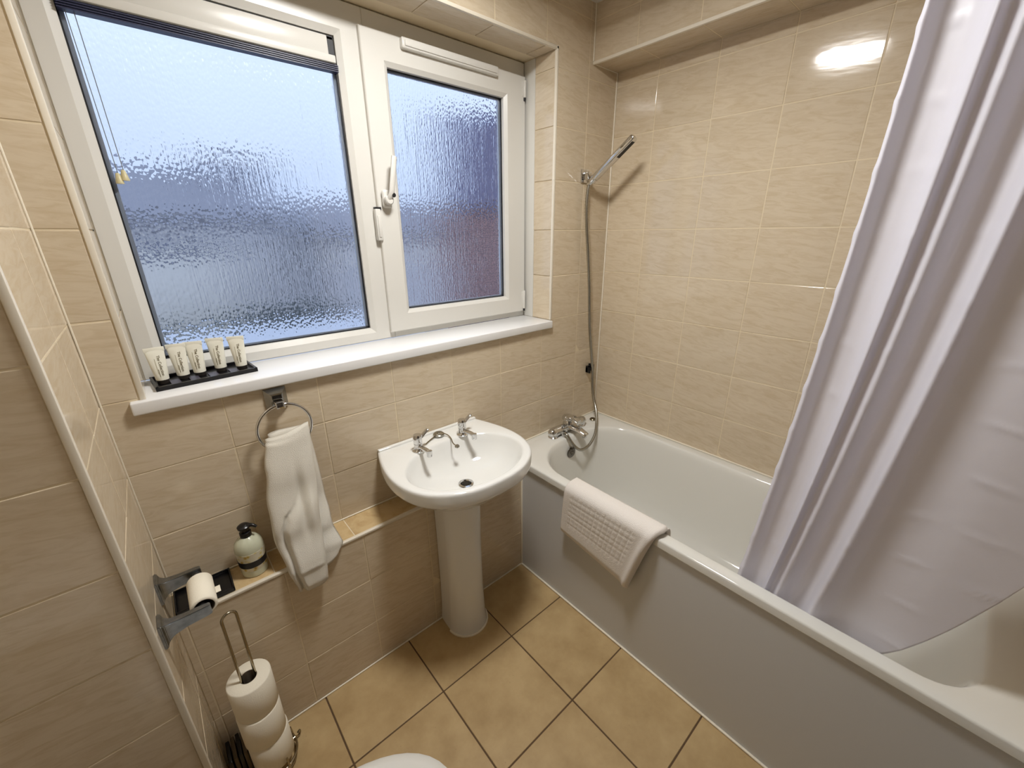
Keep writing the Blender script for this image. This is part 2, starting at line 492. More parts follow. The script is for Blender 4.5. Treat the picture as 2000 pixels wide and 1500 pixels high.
M['clear_glass'].node_tree.nodes['Principled BSDF'].inputs['IOR'].default_value = 1.45
def two_sided(o):
    """the relief of the pattern is on the outer face only"""
    o.data.materials.append(M['clear_glass'])
    for p in o.data.polygons:
        if p.normal.y < -.5: p.material_index = 1
    return o
part('frame', frame_bm(OX0, -1.100, 1.197, 2.258, -1.817, -1.193, 1.246, 2.165, YF, .25, .018), 'pvc', win, False)
part('frame', frame_bm(-1.100, OX1, 1.197, 2.258, -1.085, -.440, 1.240, 2.190, YF, .25, .004), 'pvc', win, False)
def gasket(parent, x0, x1, z0, z1, y, t=.0035, d=.004):
    b = bmesh.new()
    box(b, (x0, y-d, z0), (x0+t, y, z1)); box(b, (x1-t, y-d, z0), (x1, y, z1))
    box(b, (x0, y-d, z0), (x1, y, z0+t)); box(b, (x0, y-d, z1-t), (x1, y, z1))
    return part('gasket', b, 'gasket', parent, False)
gasket(win, -1.817, -1.193, 1.246, 2.165, .207)
two_sided(part('pane', B((-1.817, .207, 1.246), (-1.193, .211, 2.165)), 'rain_glass', win, False))
sash = part('sash', frame_bm(-1.121, -.406, 1.222, 2.205, -1.032, -.521, 1.303, 2.113, .168, .225, .014), 'pvc', win, False)
gasket(sash, -1.032, -.521, 1.303, 2.113, .196)
two_sided(part('sash_pane', B((-1.032, .196, 1.303), (-.521, .200, 2.113)), 'rain_glass', sash, False))
# white spacer visible at the edge of each sealed unit
def spacer(parent, x0, x1, z0, z1, y):
    b = bmesh.new()
    box(b, (x0, y, z0), (x0+.012, y+.008, z1)); box(b, (x1-.012, y, z0), (x1, y+.008, z1))
    box(b, (x0, y, z0), (x1, y+.008, z0+.008)); box(b, (x0, y, z1-.008), (x1, y+.008, z1))
    return part('spacer', b, pmat('grey_spacer', lin(180, 190, 205), .4), parent, False)
spacer(win, -1.817, -1.193, 1.246, 2.165, .2125); spacer(sash, -1.032, -.521, 1.303, 2.113, .2015)
b = bmesh.new(); box(b, (-.982, .150, 2.171), (-.566, .170, 2.203), .005, 3); box(b, (-.972, .146, 2.178), (-.576, .152, 2.195), .002)
part('trickle_vent', b, 'pvc', sash, True)
h = part('handle_base', lathe(bmesh.new(), [(.013, -.012), (.0155, -.010), (.0155, -.002), (.0165, 0)], (-1.090, .168, 1.700), 20, axis=1), 'pvc', sash, True)
b = bmesh.new()
box(b, (-1.107, .150, 1.675), (-1.073, .166, 1.735), .008, 3)
sweep(b, smoothpath([(-1.090, .140, 1.700), (-1.084, .128, 1.722), (-1.078, .124, 1.76), (-1.070, .124, 1.80), (-1.062, .126, 1.838)]), [(.008*math.cos(a*PI/6), .012*math.sin(a*PI/6)) for a in range(12)])
lathe(b, [(.012, -.030), (.0155, -.026), (.0155, 0)], (-1.090, .160, 1.700), 18, axis=1)
part('handle_lever', b, 'pvc', sash, True)
part('lock_button', lathe(bmesh.new(), [(.0055, -.006), (.0075, -.004), (.0075, 0)], (-1.078, .126, 1.716), 16, axis=1), 'gasket', sash, True)
b = bmesh.new(); box(b, (-1.136, .160, 1.565), (-1.115, .182, 1.672), .004, 2); box(b, (-1.131, .157, 1.577), (-1.122, .163, 1.65), .002)
part('latch_plate', b, 'pvc', sash, True)
b = bmesh.new(); box(b, (-1.134, .163, 1.668), (-1.112, .180, 1.678))
part('latch_gap', b, 'gasket', sash, False)
for z0, z1 in ((2.128, 2.190), (1.235, 1.322)):
    b = bmesh.new(); lathe(b, [(.0055, 0), (.0065, .002), (.0065, z1-z0-.002), (.0055, z1-z0)], (-.412, .166, z0), 14)
    box(b, (-.425, .166, z0+.004), (-.405, .172, z1-.004), .001)
    hg = part('hinge', b, 'pvc', sash, True)
    part('hinge_pin', lathe(bmesh.new(), [(.005, -.012), (.005, 0)], (-.412, .166, z0), 12), 'gasket', hg, True)
sl = part('sill', B((-1.908, -.018, 1.162), (-.3945, .186, 1.1965), .004, 3), 'sill', win, True)

# raised blind in the head of the fixed light
bl = thing('window_blind', 'raised white slatted blind at the top of the large fixed window', 'blind', (-1.51, .19, 2.085))
b = bmesh.new(); box(b, (-1.812, .176, 2.106), (-1.222, .204, 2.154), .002)
part('headrail', b, 'pvc', bl, True)
part('bottom_rail', B((-1.815, .172, 2.086), (-1.204, .198, 2.106), .002), 'pvc', bl, True)
b = bmesh.new()
for k in range(4): box(b, (-1.815, .180, 2.066+.005*k), (-1.196, .206, 2.0685+.005*k))
part('slat', b, pmat('shadowed_slat', lin(44, 46, 74), .4), bl, False)  # dark blue puts the shadow of the slat stack into its colour
b = bmesh.new(); box(b, (-1.812, .1985, 2.154), (-1.196, .2065, 2.163)); box(b, (-1.222, .1985, 2.09), (-1.197, .2065, 2.16))
part('gap_shade', b, 'gasket', bl, False)  # black strips stand in for the shaded gaps above and beside the headrail
for x0, x1, cz in ((-1.803, -1.7965, 1.735), (-1.788, -1.784, 1.743)):
    c = part('pull_cord', tube([(x0, .194, 2.10), ((x0+x1)/2, .1925, 1.92), (x1, .1925, cz)], .0009, 6), pmat('grey_cord', lin(120, 126, 130), .8), bl, True)
    part('cord_weight', lathe(bmesh.new(), [(.0025, .012), (.0045, .010), (.0085, -.010), (.0085, -.013)], (x1-.001, .1925, cz-.010), 16), 'bone', c, True)

# ------------------------------------------------------------------ ceiling light
lt = thing('ceiling_light', 'round white glowing flush light on the ceiling, mirrored in the tiles', 'light', (-1.14, -.58, ZC))
part('light_base', lathe(bmesh.new(), [(.150, 0), (.150, -.034), (.146, -.038), (.139, -.036), (.139, -.030)], (-1.14, -.58, ZC), 48), 'white_paint', lt)
m, n, l, bs = newmat('lit_diffuser'); n.remove(bs)
em = n.new('ShaderNodeEmission'); em.inputs[0].default_value = (1.0, .985, .955, 1); em.inputs[1].default_value = LAMP_STRENGTH
l.new(em.outputs[0], n['Material Output'].inputs[0])
part('diffuser', lathe(bmesh.new(), [(.139, -.030), (.120, -.034), (.07, -.037), (.02, -.038)], (-1.14, -.58, ZC), 48), m, lt)

# ------------------------------------------------------------------ bath
bath = thing('bathtub', 'white bathtub with plain panelled side along the right tiled wall', 'bathtub', (-.35, -.85, 0))
RX, RY, ZR = -.352, -.8515, .607
def oring(off, z): return rrect(-.351, -.85, .349-off, .85-off, .016, z)
def iring(hx, hy, cy, r, z): return rrect(RX, cy, hx, hy, r, z)
rings = [oring(0.004, .574), oring(0, .577), oring(0, .600), oring(.0015, .6045), oring(.005, ZR),
         iring(.306, .735, -.845, (.230, .125), ZR), iring(.301, .729, -.845, (.226, .120), ZR-.0012), iring(.296, .722, -.845, (.223, .117), ZR-.007),
         iring(.290, .712, -.843, (.220, .115), ZR-.03), iring(.278, .690, -.835, (.215, .12), .48), iring(.262, .655, -.812, (.21, .13), .36),
         iring(.245, .615, -.785, (.20, .14), .27), iring(.225, .58, -.760, (.19, .15), .222), iring(.195, .54, -.745, (.17, .14), .196), iring(.15, .48, -.735, (.13, .12), .186), iring(.05, .3, -.735, (.04, .04), .183)]
part('tub', loft(bmesh.new(), rings, (False, True)), 'acrylic', bath, True, ang=50)
part('side_panel', B((-.690, YB+.002, .004), (-.683, YX-.001, .576), .001), 'panel', bath, False)
part('panel_rail', B((-.6935, YB+.002, .560), (-.688, YX-.001, .573), .001), 'panel', bath, False)
part('overflow', lathe(bmesh.new(), [(.030, 0), (.030, -.004), (.024, -.008), (.012, -.009), (.010, -.016), (.004, -.017)], (-.362, -.141, .528), 28, axis=1), pmat('dark_overflow', lin(110, 106, 100), .2, metal=1), bath)
part('waste', lathe(bmesh.new(), [(.034, 0), (.034, .004), (.026, .005), (.020, .001)], (-.352, -.42, .185), 28), 'chrome', bath)
part('rim_cap', lathe(bmesh.new(), [(.017, 0), (.018, .004), (.014, .009), (.004, .011)], (-.105, -.072, ZR), 24), pmat('dull_chrome', lin(120, 112, 96), .25, metal=1), bath)
# mixer tap on the rim
hxs = [-.452, -.449, -.441, -.428, -.41, -.36, -.27, -.22, -.202, -.189, -.181, -.178]
mt = part('mixer_tap', sweep(bmesh.new(), [(x, -.070, .634) for x in hxs], csec(.0255, 20), scale=[.15, .5, .8, .95, 1, .97, .97, 1, .95, .8, .5, .15]), 'chrome', bath)
for x in (-.422, -.208):
    part('inlet', lathe(bmesh.new(), [(.027, 0), (.027, .004), (.023, .008), (.022, .020)], (x, -.070, ZR), 28), 'chrome', mt)
part('tap_body', lathe(bmesh.new(), [(.029, 0), (.031, .012), (.030, .026), (.026, .036), (.022, .044)], (-.315, -.074, .630), 28), 'chrome', mt)
b = bmesh.new()
lathe(b, [(.024, 0), (.030, .004), (.031, .014), (.026, .023), (.014, .028), (.003, .029)], (-.315, -.070, .673), 28)
sweep(b, smoothpath([(-.315, -.072, .690), (-.314, -.095, .695), (-.313, -.118, .691), (-.312, -.140, .682)]), [(.0095*math.cos(a*PI/6), .026*math.sin(a*PI/6)) for a in range(12)], scale=[1.05-.010*i for i in range(19)])
part('lever', b, 'chrome', mt)
b = bmesh.new()
sweep(b, smoothpath([(-.315, -.075, .640), (-.314, -.110, .644), (-.312, -.145, .640), (-.308, -.180, .628), (-.306, -.192, .622)]), [(.013*math.cos(a*PI/6), .025*math.sin(a*PI/6)) for a in range(12)], scale=[1.1-.015*i for i in range(25)])
part('spout', b, 'chrome', mt)
part('spout_nozzle', lathe(bmesh.new(), [(.010, 0), (.012, .002), (.012, .014)], (-.308, -.178, .607), 18), 'chrome', mt)
part('hose_outlet', lathe(bmesh.new(), [(.010, 0), (.010, .012), (.012, .013), (.012, .028)], (-.378, -.098, .6085), 18), 'chrome', mt)
part('diverter_knob', lathe(bmesh.new(), [(.005, 0), (.005, .012), (.008, .013), (.008, .021)], (-.311, -.150, .648), 16), 'chrome', mt)

# ------------------------------------------------------------------ shower
br = thing('shower_bracket', 'square chrome shower bracket on the tiled wall beside the window', 'bracket', (-.195, 0, 1.828))
part('wall_plate', B((-.222, -.007, 1.801), (-.168, 0, 1.855), .002), 'chrome', br)
part('holder_arm', B((-.210, -.034, 1.812), (-.182, -.005, 1.843), .003), 'chrome', br)
part('holder_clip', sweep(bmesh.new(), [(-.190, -.040, 1.806), (-.190, -.056, 1.818)], [(.016*math.cos(a*PI/8), .016*math.sin(a*PI/8)) for a in range(16)]), 'chrome', br)
hs = thing('hand_shower', 'slim chrome stick shower head with steel hose hanging over the bath taps', 'shower', (-.19, -.045, 1.80))
P0, P1 = Vector((-.190, -.045, 1.808)), Vector((-.170, -.232, 1.953))
ax = (P1-P0).normalized()
sec = []
for a in range(16):
    t = 2*PI*a/16; c, s_ = math.cos(t), math.sin(t)
    sec.append((.0125*abs(c)**.5*(1 if c >= 0 else -1), .0180*abs(s_)**.5*(1 if s_ >= 0 else -1)))
b = bmesh.new()
L = (P1-P0).length
pts = [P0+ax*(L*t) for t in (0, .04, .10, .3, .6, .97, 1.0)]
sweep(b, pts, sec, scale=[.70, .88, .98, 1, 1.02, 1.02, .88], up=(0, .6, .8))
part('handset', b, 'chrome', hs)
side = ax.cross(Vector((1, 0, 0))).normalized()
if side.z > 0: side = -side
b = bmesh.new()
sweep(b, [P0+ax*(L*.60)+side*.0128, P0+ax*(L*.95)+side*.0128], [(.0008, .010), (.0008, -.010), (-.0008, -.010), (-.0008, .010)], up=side)
part('spray_face', b, 'gasket', hs, False)
hp = smoothpath([P0-ax*.002, P0-ax*.018, (-.196, -.026, 1.765), (-.199, -.026, 1.70), (-.193, -.028, 1.62), (-.172, -.03, 1.482), (-.150, -.03, 1.335), (-.127, -.03, 1.125),
                 (-.090, -.034, .905), (-.094, -.046, .80), (-.105, -.07, .729), (-.122, -.102, .682), (-.162, -.140, .634), (-.206, -.170, .597), (-.249, -.182, .566), (-.289, -.183, .546), (-.338, -.182, .549),
                 (-.366, -.166, .574), (-.380, -.146, .606), (-.385, -.128, .629), (-.382, -.108, .630), (-.378, -.099, .617)], 10)
b = bmesh.new()
ring_pts = []; acc = 0; prev = hp[0]
sc_ = []
dense = []
for a, c in zip(hp[:-1], hp[1:]):
    d = (c-a).length; k = max(1, int(d/.004))
    for i in range(k): dense.append(a.lerp(c, i/k))
dense.append(hp[-1])
sweep(b, dense, csec(.0082, 12), scale=[1.0 if i % 2 else .88 for i in range(len(dense))])
part('hose', b, 'hose', hs, True, ang=180)
part('hose_nut', sweep(bmesh.new(), [P0-ax*.028, P0+ax*.004], csec(.0095, 6)), 'chrome', hs, False)
cp = thing('hose_clip', 'small black clip holding the shower hose against the corner tiles', 'clip', (-.085, -.02, .895))
b = bmesh.new(); box(b, (-.082, -.032, .880), (-.070, 0, .915), .002); box(b, (-.104, -.030, .868), (-.096, 0, .900), .002); box(b, (-.104, -.014, .872), (-.070, 0, .905), .001)
part('clip_body', b, 'black', cp)

# ------------------------------------------------------------------ basin
CX, CY = -1.085, -.245
half = [(.0, -.455), (.06, -.452), (.12, -.438), (.18, -.405), (.225, -.360), (.254, -.30), (.266, -.23), (.263, -.16), (.250, -.095), (.234, -.04), (.222, -.003)]
outl = smoothpath([(CX+x, y, 0) for x, y in half], 6)
outl = outl + [Vector((CX+.222-(.444*i/10), -.002, 0)) for i in range(1, 10)] + [Vector((2*CX-p.x, p.y, 0)) for p in outl[::-1][:-1]]
NB = len(outl)
angs = [math.atan2(p.y-CY, p.x-CX) for p in outl]
def o_ring(s, z, dy=0.): return [Vector((CX+(p.x-CX)*s, min(CY+(p.y-CY)*s+dy, -.002) , z)) for p in outl]
def b_ring(a, bb, z, cy=-.262, flat=0.):
    out = []
    for p in outl:
        dx, dy = p.x-CX, p.y-cy
        t = math.atan2(dy/bb, dx/a)
        out.append(Vector((CX+a*math.cos(t), cy+bb*math.sin(t), z)))
    return out
basin = thing('wash_basin', 'white pedestal wash basin with two chrome taps below the window', 'basin', (CX, -.15, 0))
ZB = .831
rings = [b_ring(.06, .06, .66, -.2), b_ring(.13, .115, .698, -.225), o_ring(.72, .722), o_ring(.87, .752), o_ring(.955, .772), o_ring(.985, .778), o_ring(.997, .785), o_ring(1, .794), o_ring(1, .819), o_ring(.996, .825), o_ring(.987, .8295),
         o_ring(.962, ZB), b_ring(.232, .172, ZB), b_ring(.227, .167, ZB-.002), b_ring(.222, .162, ZB-.009), b_ring(.214, .155, .803), b_ring(.195, .142, .772), b_ring(.165, .120, .746), b_ring(.12, .09, .727), b_ring(.06, .05, .717, -.255), b_ring(.024, .024, .713, -.248)]
part('bowl', loft(bmesh.new(), rings), 'ceramic', basin, True, ang=70)
part('upstand', B((CX-.221, -.017, ZB-.006), (CX+.221, -.0015, ZB+.008), .004, 3), 'ceramic', basin)
part('waste', lathe(bmesh.new(), [(.026, 0), (.028, .003), (.021, .0045), (.018, 0)], (CX, -.248, .7145), 28), 'chrome', basin)
b = lathe(bmesh.new(), [(.0165, 0), (.0165, .002)], (CX, -.248, .715), 20)
for k in range(6):
    a = k*PI/3; lathe(b, [(.003, .0021), (.003, .003)], (CX+.0105*math.cos(a), -.248+.0105*math.sin(a), .715), 10)
part('waste_grid', b, pmat('dark_waste', lin(52, 48, 42), .35, metal=.6), basin)
# pedestal
def ped(w, yf, z):
    out = []
    for i in range(33):
        a = PI + PI*i/32
        out.append(Vector((CX-.002+w*math.cos(a)*1.0, (yf+w*.98)+w*.98*math.sin(a), z)))
    out += [Vector((CX-.002+w*.94, YX-.003, z)), Vector((CX-.002-w*.94, YX-.003, z))]
    return out
part('pedestal', loft(bmesh.new(), [ped(.086, -.288, 0), ped(.085, -.287, .02), ped(.081, -.281, .06), ped(.078, -.276, .20), ped(.077, -.275, .45), ped(.079, -.280, .60), ped(.083, -.288, .668)]), 'ceramic', basin, True, ang=60)
b = bmesh.new()
sweep(b, [Vector((p.x, p.y, .003)) for p in ped(.0885, -.2915, 0)[:33]], [(.003, .003), (.003, -.003), (-.003, -.003), (-.003, .003)], up=(0, 0, 1))
part('sealant', b, 'silicone', basin)
for tx in (-1.189, -.992):
    ty = -.100
    tp = part('tap', lathe(bmesh.new(), [(.023, 0), (.023, .003), (.018, .007), (.0155, .012), (.0155, .030)], (tx, ty, ZB), 24), 'chrome', basin)
    part('tap_head', lathe(bmesh.new(), [(.0145, .030), (.0165, .034), (.0165, .060), (.014, .066), (.004, .067)], (tx, ty, ZB), 24), 'chrome', tp)
    part('tap_spout', sweep(bmesh.new(), smoothpath([(tx, ty-.008, ZB+.018), (tx, ty-.035, ZB+.024), (tx+.001, ty-.062, ZB+.026), (tx+.001, ty-.080, ZB+.024)]), csec(.0085, 14)), 'chrome', tp)
    part('tap_nozzle', lathe(bmesh.new(), [(.0085, -.013), (.010, -.011), (.010, .010), (.008, .011)], (tx+.001, ty-.080, ZB+.022), 18), 'chrome', tp)
    b = bmesh.new()
    dx = .04
    sweep(b, smoothpath([(tx+.010, ty+.002, ZB+.046), (tx+.022, ty+.004, ZB+.054), (tx+.040, ty+.006, ZB+.066), (tx+.048, ty+.007, ZB+.070)]), [(.0045*math.cos(a*PI/6), .0085*math.sin(a*PI/6)) for a in range(12)])
    part('tap_lever', b, 'chrome', tp)
pl = part('plug', lathe(bmesh.new(), [(.014, 0), (.0215, .004), (.0225, .010), (.018, .014), (.005, .0155), (.004, .020), (.001, .021)], (-1.071, -.050, ZB), 24), 'hose', basin)
b = tube(smoothpath([(-1.071, -.052, ZB+.016), (-1.050, -.075, ZB+.010), (-1.050, -.105, ZB+.004), (-1.064, -.140, ZB+.003), (-1.066, -.165, ZB+.0015)]), .0022, 8)
part('plug_chain', b, 'wire', pl)
part('chain_stay', lathe(bmesh.new(), [(.008, -.002), (.0095, .003), (.006, .008), (.002, .009)], (-1.066, -.172, ZB), 16), 'hose', pl)
b = tube(smoothpath([(-1.090, -.052, ZB+.006), (-1.115, -.062, ZB+.004), (-1.145, -.078, ZB+.003)]), .0026, 8)
part('plug_chain', b, 'wire', pl)

# ------------------------------------------------------------------ towel ring, hand towel
tr = thing('towel_ring', 'chrome towel ring on a square wall plate just under the window sill', 'towel ring', (-1.59, 0, 1.125))
b = bmesh.new()
def sq(h, y): return [Vector((-1.592+sx*h, y, 1.125+sz*h)) for sx, sz in ((-1, -1), (1, -1), (1, 1), (-1, 1))]
loft(b, [sq(.030, 0), sq(.030, -.006), sq(.017, -.022), sq(.013, -.024)])
part('wall_plate', b, pmat('dark_chrome', lin(150, 150, 148), .1, metal=1), tr, False)
part('ring_clamp', B((-1.604, -.054, 1.103), (-1.580, -.020, 1.124), .003), 'chrome', tr)
RC, RR = Vector((-1.591, -.046, 1.040)), .074
part('ring', tube([RC+Vector((RR*math.sin(t*2*PI/48), 0, RR*math.cos(t*2*PI/48))) for t in range(48)], .0048, 12, True), 'chrome', tr)

def sheet(fn, nu, nv, bm=None):
    bm = bm or bmesh.new()
    vs = [[bm.verts.new(fn(i/nu, j/nv)) for j in range(nv+1)] for i in range(nu+1)]
    for i in range(nu):
        for j in range(nv):
            bm.faces.new((vs[i][j], vs[i+1][j], vs[i+1][j+1], vs[i][j+1]))
    return bm
def lerp(a, b, t): return a+(b-a)*t
def table(t, pts):
    for (a, va), (c, vc) in zip(pts[:-1], pts[1:]):
        if t <= c:
            k = (t-a)/(c-a) if c > a else 0; k = max(0, min(1, k)); k = k*k*(3-2*k)
            return lerp(va, vc, k)
    return pts[-1][1]
def slab_loop(fn, nv, rows, nseg=28):
    """closed cushion section along v: fn(v) -> left, right, centre offset, thickness"""
    rings = []
    for j in range(nv+1):
        v = j/nv; rings.append(fn(v))
    return rings

twl = thing('hand_towel', 'folded cream hand towel hanging from the chrome towel ring', 'towel', (-1.60, -.08, .53))
def section(nf, nb):
    """(across 0-1, side, thickness factor) round a flat cushion section"""
    out = []
    for k in range(nf+1):
        u = k/nf; out.append((u, -1, max(0, 1-abs(2*u-1)**5)**.5))
    for k in range(1, nb):
        u = 1-k/nb; out.append((u, 1, max(0, 1-abs(2*u-1)**5)**.5))
    return out
sig = lambda x: 1/(1+math.exp(-max(-60, min(60, x))))
def front(v):
    z = lerp(1.036, .528, v)
    xl = table(v, [(0, -1.652), (.2, -1.672), (.42, -1.690), (.62, -1.696), (.82, -1.684), (1, -1.668)])
    xr = table(v, [(0, -1.530), (.3, -1.540), (.6, -1.560), (.85, -1.572), (1, -1.578)])
    y = table(v, [(0, -.062), (.3, -.083), (.6, -.110), (.85, -.144), (1, -.150)])
    th = table(v, [(0, .010), (.05, .018), (.5, .024), (.8, .018), (.95, .014), (1, .006)])
    pts = []
    for uu, sd, t in section(44, 14):
        f = 0.
        if sd < 0:
            edge = table(v, [(0, .5), (.44, .50), (.50, .32), (.58, .24), (1, .20)])
            top = .50+.05*math.sin(5*uu+1.2)-.10*max(0, uu-.45)
            f -= .017*sig((v-top)*55)*sig((uu-edge)*42)*(1-.45*uu)      # the flap left of centre
            f += .012*math.exp(-((uu-edge+.05)/.045)**2)*sig((v-.47)*40)  # its hollow
            ch = .60+.22*(v-.35)
            f += .015*math.exp(-((uu-ch)/.085)**2)*math.exp(-((v-.44)/.17)**2)
            f -= .008*math.exp(-((uu-ch-.18)/.10)**2)*math.exp(-((v-.45)/.2)**2)
            f += .0025*math.sin(7*uu+6*v)*(.3+v)
            f -= .0035*math.exp(-((v-.845)/.010)**2)                      # woven hem
            f *= t
        sag = -.012*math.sin(PI*uu)*(1-v)**6
        pts.append(Vector((lerp(xl, xr, uu), y+sd*th*t+f, z+sag+(.020*(uu-.5) if v < .03 else .006*(uu-.5)))))
    return pts
part('front_fold', loft(bmesh.new(), [front(j/70) for j in range(71)]), 'towel', twl, True, ang=180)
def back(v):
    z = lerp(1.030, .562, v)
    xl = table(v, [(0, -1.640), (.5, -1.650), (1, -1.630)])
    xr = table(v, [(0, -1.527), (.35, -1.522), (.62, -1.520), (.72, -1.524), (.9, -1.510), (1, -1.530)])
    y = table(v, [(0, -.040), (.5, -.056), (.75, -.098), (.88, -.128), (1, -.134)])
    th = table(v, [(0, .010), (.5, .011), (1, .006)])
    pts = []
    for uu, sd, t in section(20, 10):
        zz = z + .06*(uu-.55)*max(0, (v-.85)/.15)
        f = -.003*math.exp(-((v-.72)/.012)**2)*t if sd < 0 else 0
        pts.append(Vector((lerp(xl, xr, uu), y+sd*th*t+.004*math.sin(6*uu)+f, zz)))
    return pts
part('back_fold', loft(bmesh.new(), [back(j/40) for j in range(41)]), 'towel', twl, True, ang=180)

# ------------------------------------------------------------------ bath mat over the rim
def waffle():
    m, n, l, bs = newmat('waffle_towel')
    bs.inputs['Base Color'].default_value = lin(232, 226, 220); bs.inputs['Roughness'].default_value = .95; bs.inputs['Specular IOR Level'].default_value = .1
    t = n.new('ShaderNodeTexCoord')
    no = n.new('ShaderNodeTexNoise'); no.inputs['Scale'].default_value = 420; l.new(t.outputs['Object'], no.inputs['Vector'])
    bu = n.new('ShaderNodeBump'); bu.inputs['Distance'].default_value = .0014
    l.new(no.outputs['Fac'], bu.inputs['Height']); l.new(bu.outputs[0], bs.inputs['Normal'])
    return m
M['mat'] = waffle()
mat_o = thing('bath_mat', 'thick white bath mat with a grid pattern draped over the bath rim', 'bath mat', (-.71, -.6, .35))
path = [(-.618, .505), (-.625, .570), (-.634, .612), (-.648, .6255), (-.67, .627), (-.692, .625), (-.711, .612), (-.7155, .585), (-.7165, .53), (-.717, .47), (-.7175, .42), (-.718, .355)]
pth = smoothpath([(a, 0, c) for a, c in path], 6)
plen = [0]
for a, c in zip(pth[:-1], pth[1:]): plen.append(plen[-1]+(c-a).length)
def mat_pt(u, v, off):
    d = v*plen[-1]
    for k in range(len(plen)-1):
        if plen[k+1] >= d-1e-9: break
    t = (d-plen[k])/max(plen[k+1]-plen[k], 1e-9)
    p = pth[k].lerp(pth[k+1], t); tg = (pth[k+1]-pth[k]).normalized()
    nrm = Vector((tg.z, 0, -tg.x)); nrm = -nrm if nrm.dot(Vector((-1, 0, .3))) < 0 else nrm
    hang = max(0, min(1, (d-.16)/(plen[-1]-.16)))
    y = lerp(lerp(-.414, -.402, hang), lerp(-.828, -.740, hang**.9), u)
    zz = p.z + hang*hang*lerp(.045, -.012, u) 
    # grid of pressed lines
    g = 0
    uu, dd = u*.42, d
    if .10 < u < .86 and .21 < d < plen[-1]-.075:
        fu, fd = (uu/.0235) % 1, (dd/.0235) % 1
        g = -.0020*max(math.exp(-((fu-.5)/.10)**2), math.exp(-((fd-.5)/.10)**2))
    roll = .010*math.exp(-((u-.955)/.035)**2)*min(1, hang*3)
    q = p + nrm*(off+g+roll)
    return Vector((q.x, y, zz + (q.z-p.z)))
b = bmesh.new(); NU, NV = 100, 90
top = [[b.verts.new(mat_pt(i/NU, j/NV, .013*min(1, 6*min(i/NU, 1-i/NU)**.5*1.0+.15)*min(1, 3*(1-j/NV)**.5+.2))) for j in range(NV+1)] for i in range(NU+1)]
bot = [[b.verts.new(mat_pt(i/NU, j/NV, 0.0) if False else (lambda p: p)(mat_pt(i/NU, j/NV, -.001))) for j in range(NV+1)] for i in range(NU+1)]
for i in range(NU):
    for j in range(NV):
        b.faces.new((top[i][j], top[i+1][j], top[i+1][j+1], top[i][j+1]))
        b.faces.new((bot[i][j], bot[i][j+1], bot[i+1][j+1], bot[i+1][j]))
for i in range(NU):
    b.faces.new((top[i][0], bot[i][0], bot[i+1][0], top[i+1][0])); b.faces.new((top[i][NV], top[i+1][NV], bot[i+1][NV], bot[i][NV]))
for j in range(NV):
    b.faces.new((top[0][j], top[0][j+1], bot[0][j+1], bot[0][j])); b.faces.new((top[NU][j], bot[NU][j], bot[NU][j+1], top[NU][j+1]))
part('mat_cloth', b, 'mat', mat_o, True, ang=180)

# ------------------------------------------------------------------ shower curtain
def curtain_mat():
    m, n, l, bs = newmat('white_curtain_fabric')
    n.remove(bs); out = n['Material Output']
    d = n.new('ShaderNodeBsdfDiffuse'); d.inputs[0].default_value = lin(243, 243, 250)
    tr_ = n.new('ShaderNodeBsdfTranslucent'); tr_.inputs[0].default_value = lin(243, 242, 250)
    g = n.new('ShaderNodeBsdfGlossy'); g.inputs['Roughness'].default_value = .35; g.inputs[0].default_value = (.9, .9, .9, 1)
    m1 = n.new('ShaderNodeMixShader'); m1.inputs[0].default_value = .52
    l.new(d.outputs[0], m1.inputs[1]); l.new(tr_.outputs[0], m1.inputs[2])
    m2 = n.new('ShaderNodeMixShader'); m2.inputs[0].default_value = .04
    l.new(m1.outputs[0], m2.inputs[1]); l.new(g.outputs[0], m2.inputs[2])
    l.new(m2.outputs[0], out.inputs[0])
    t = n.new('ShaderNodeTexCoord')
    no = n.new('ShaderNodeTexNoise'); no.inputs['Scale'].default_value = 14; no.inputs['Detail'].default_value = 3
    l.new(t.outputs['Object'], no.inputs['Vector'])
    bu = n.new('ShaderNodeBump'); bu.inputs['Distance'].default_value = .004; bu.inputs['Strength'].default_value = .6
    l.new(no.outputs['Fac'], bu.inputs['Height'])
    for s in (d, tr_): l.new(bu.outputs[0], s.inputs['Normal'])
    return m
M['curtain'] = curtain_mat()
cu = thing('shower_curtain', 'white fabric shower curtain hanging in folds inside the bath', 'curtain', (-.62, -1.4, .56))
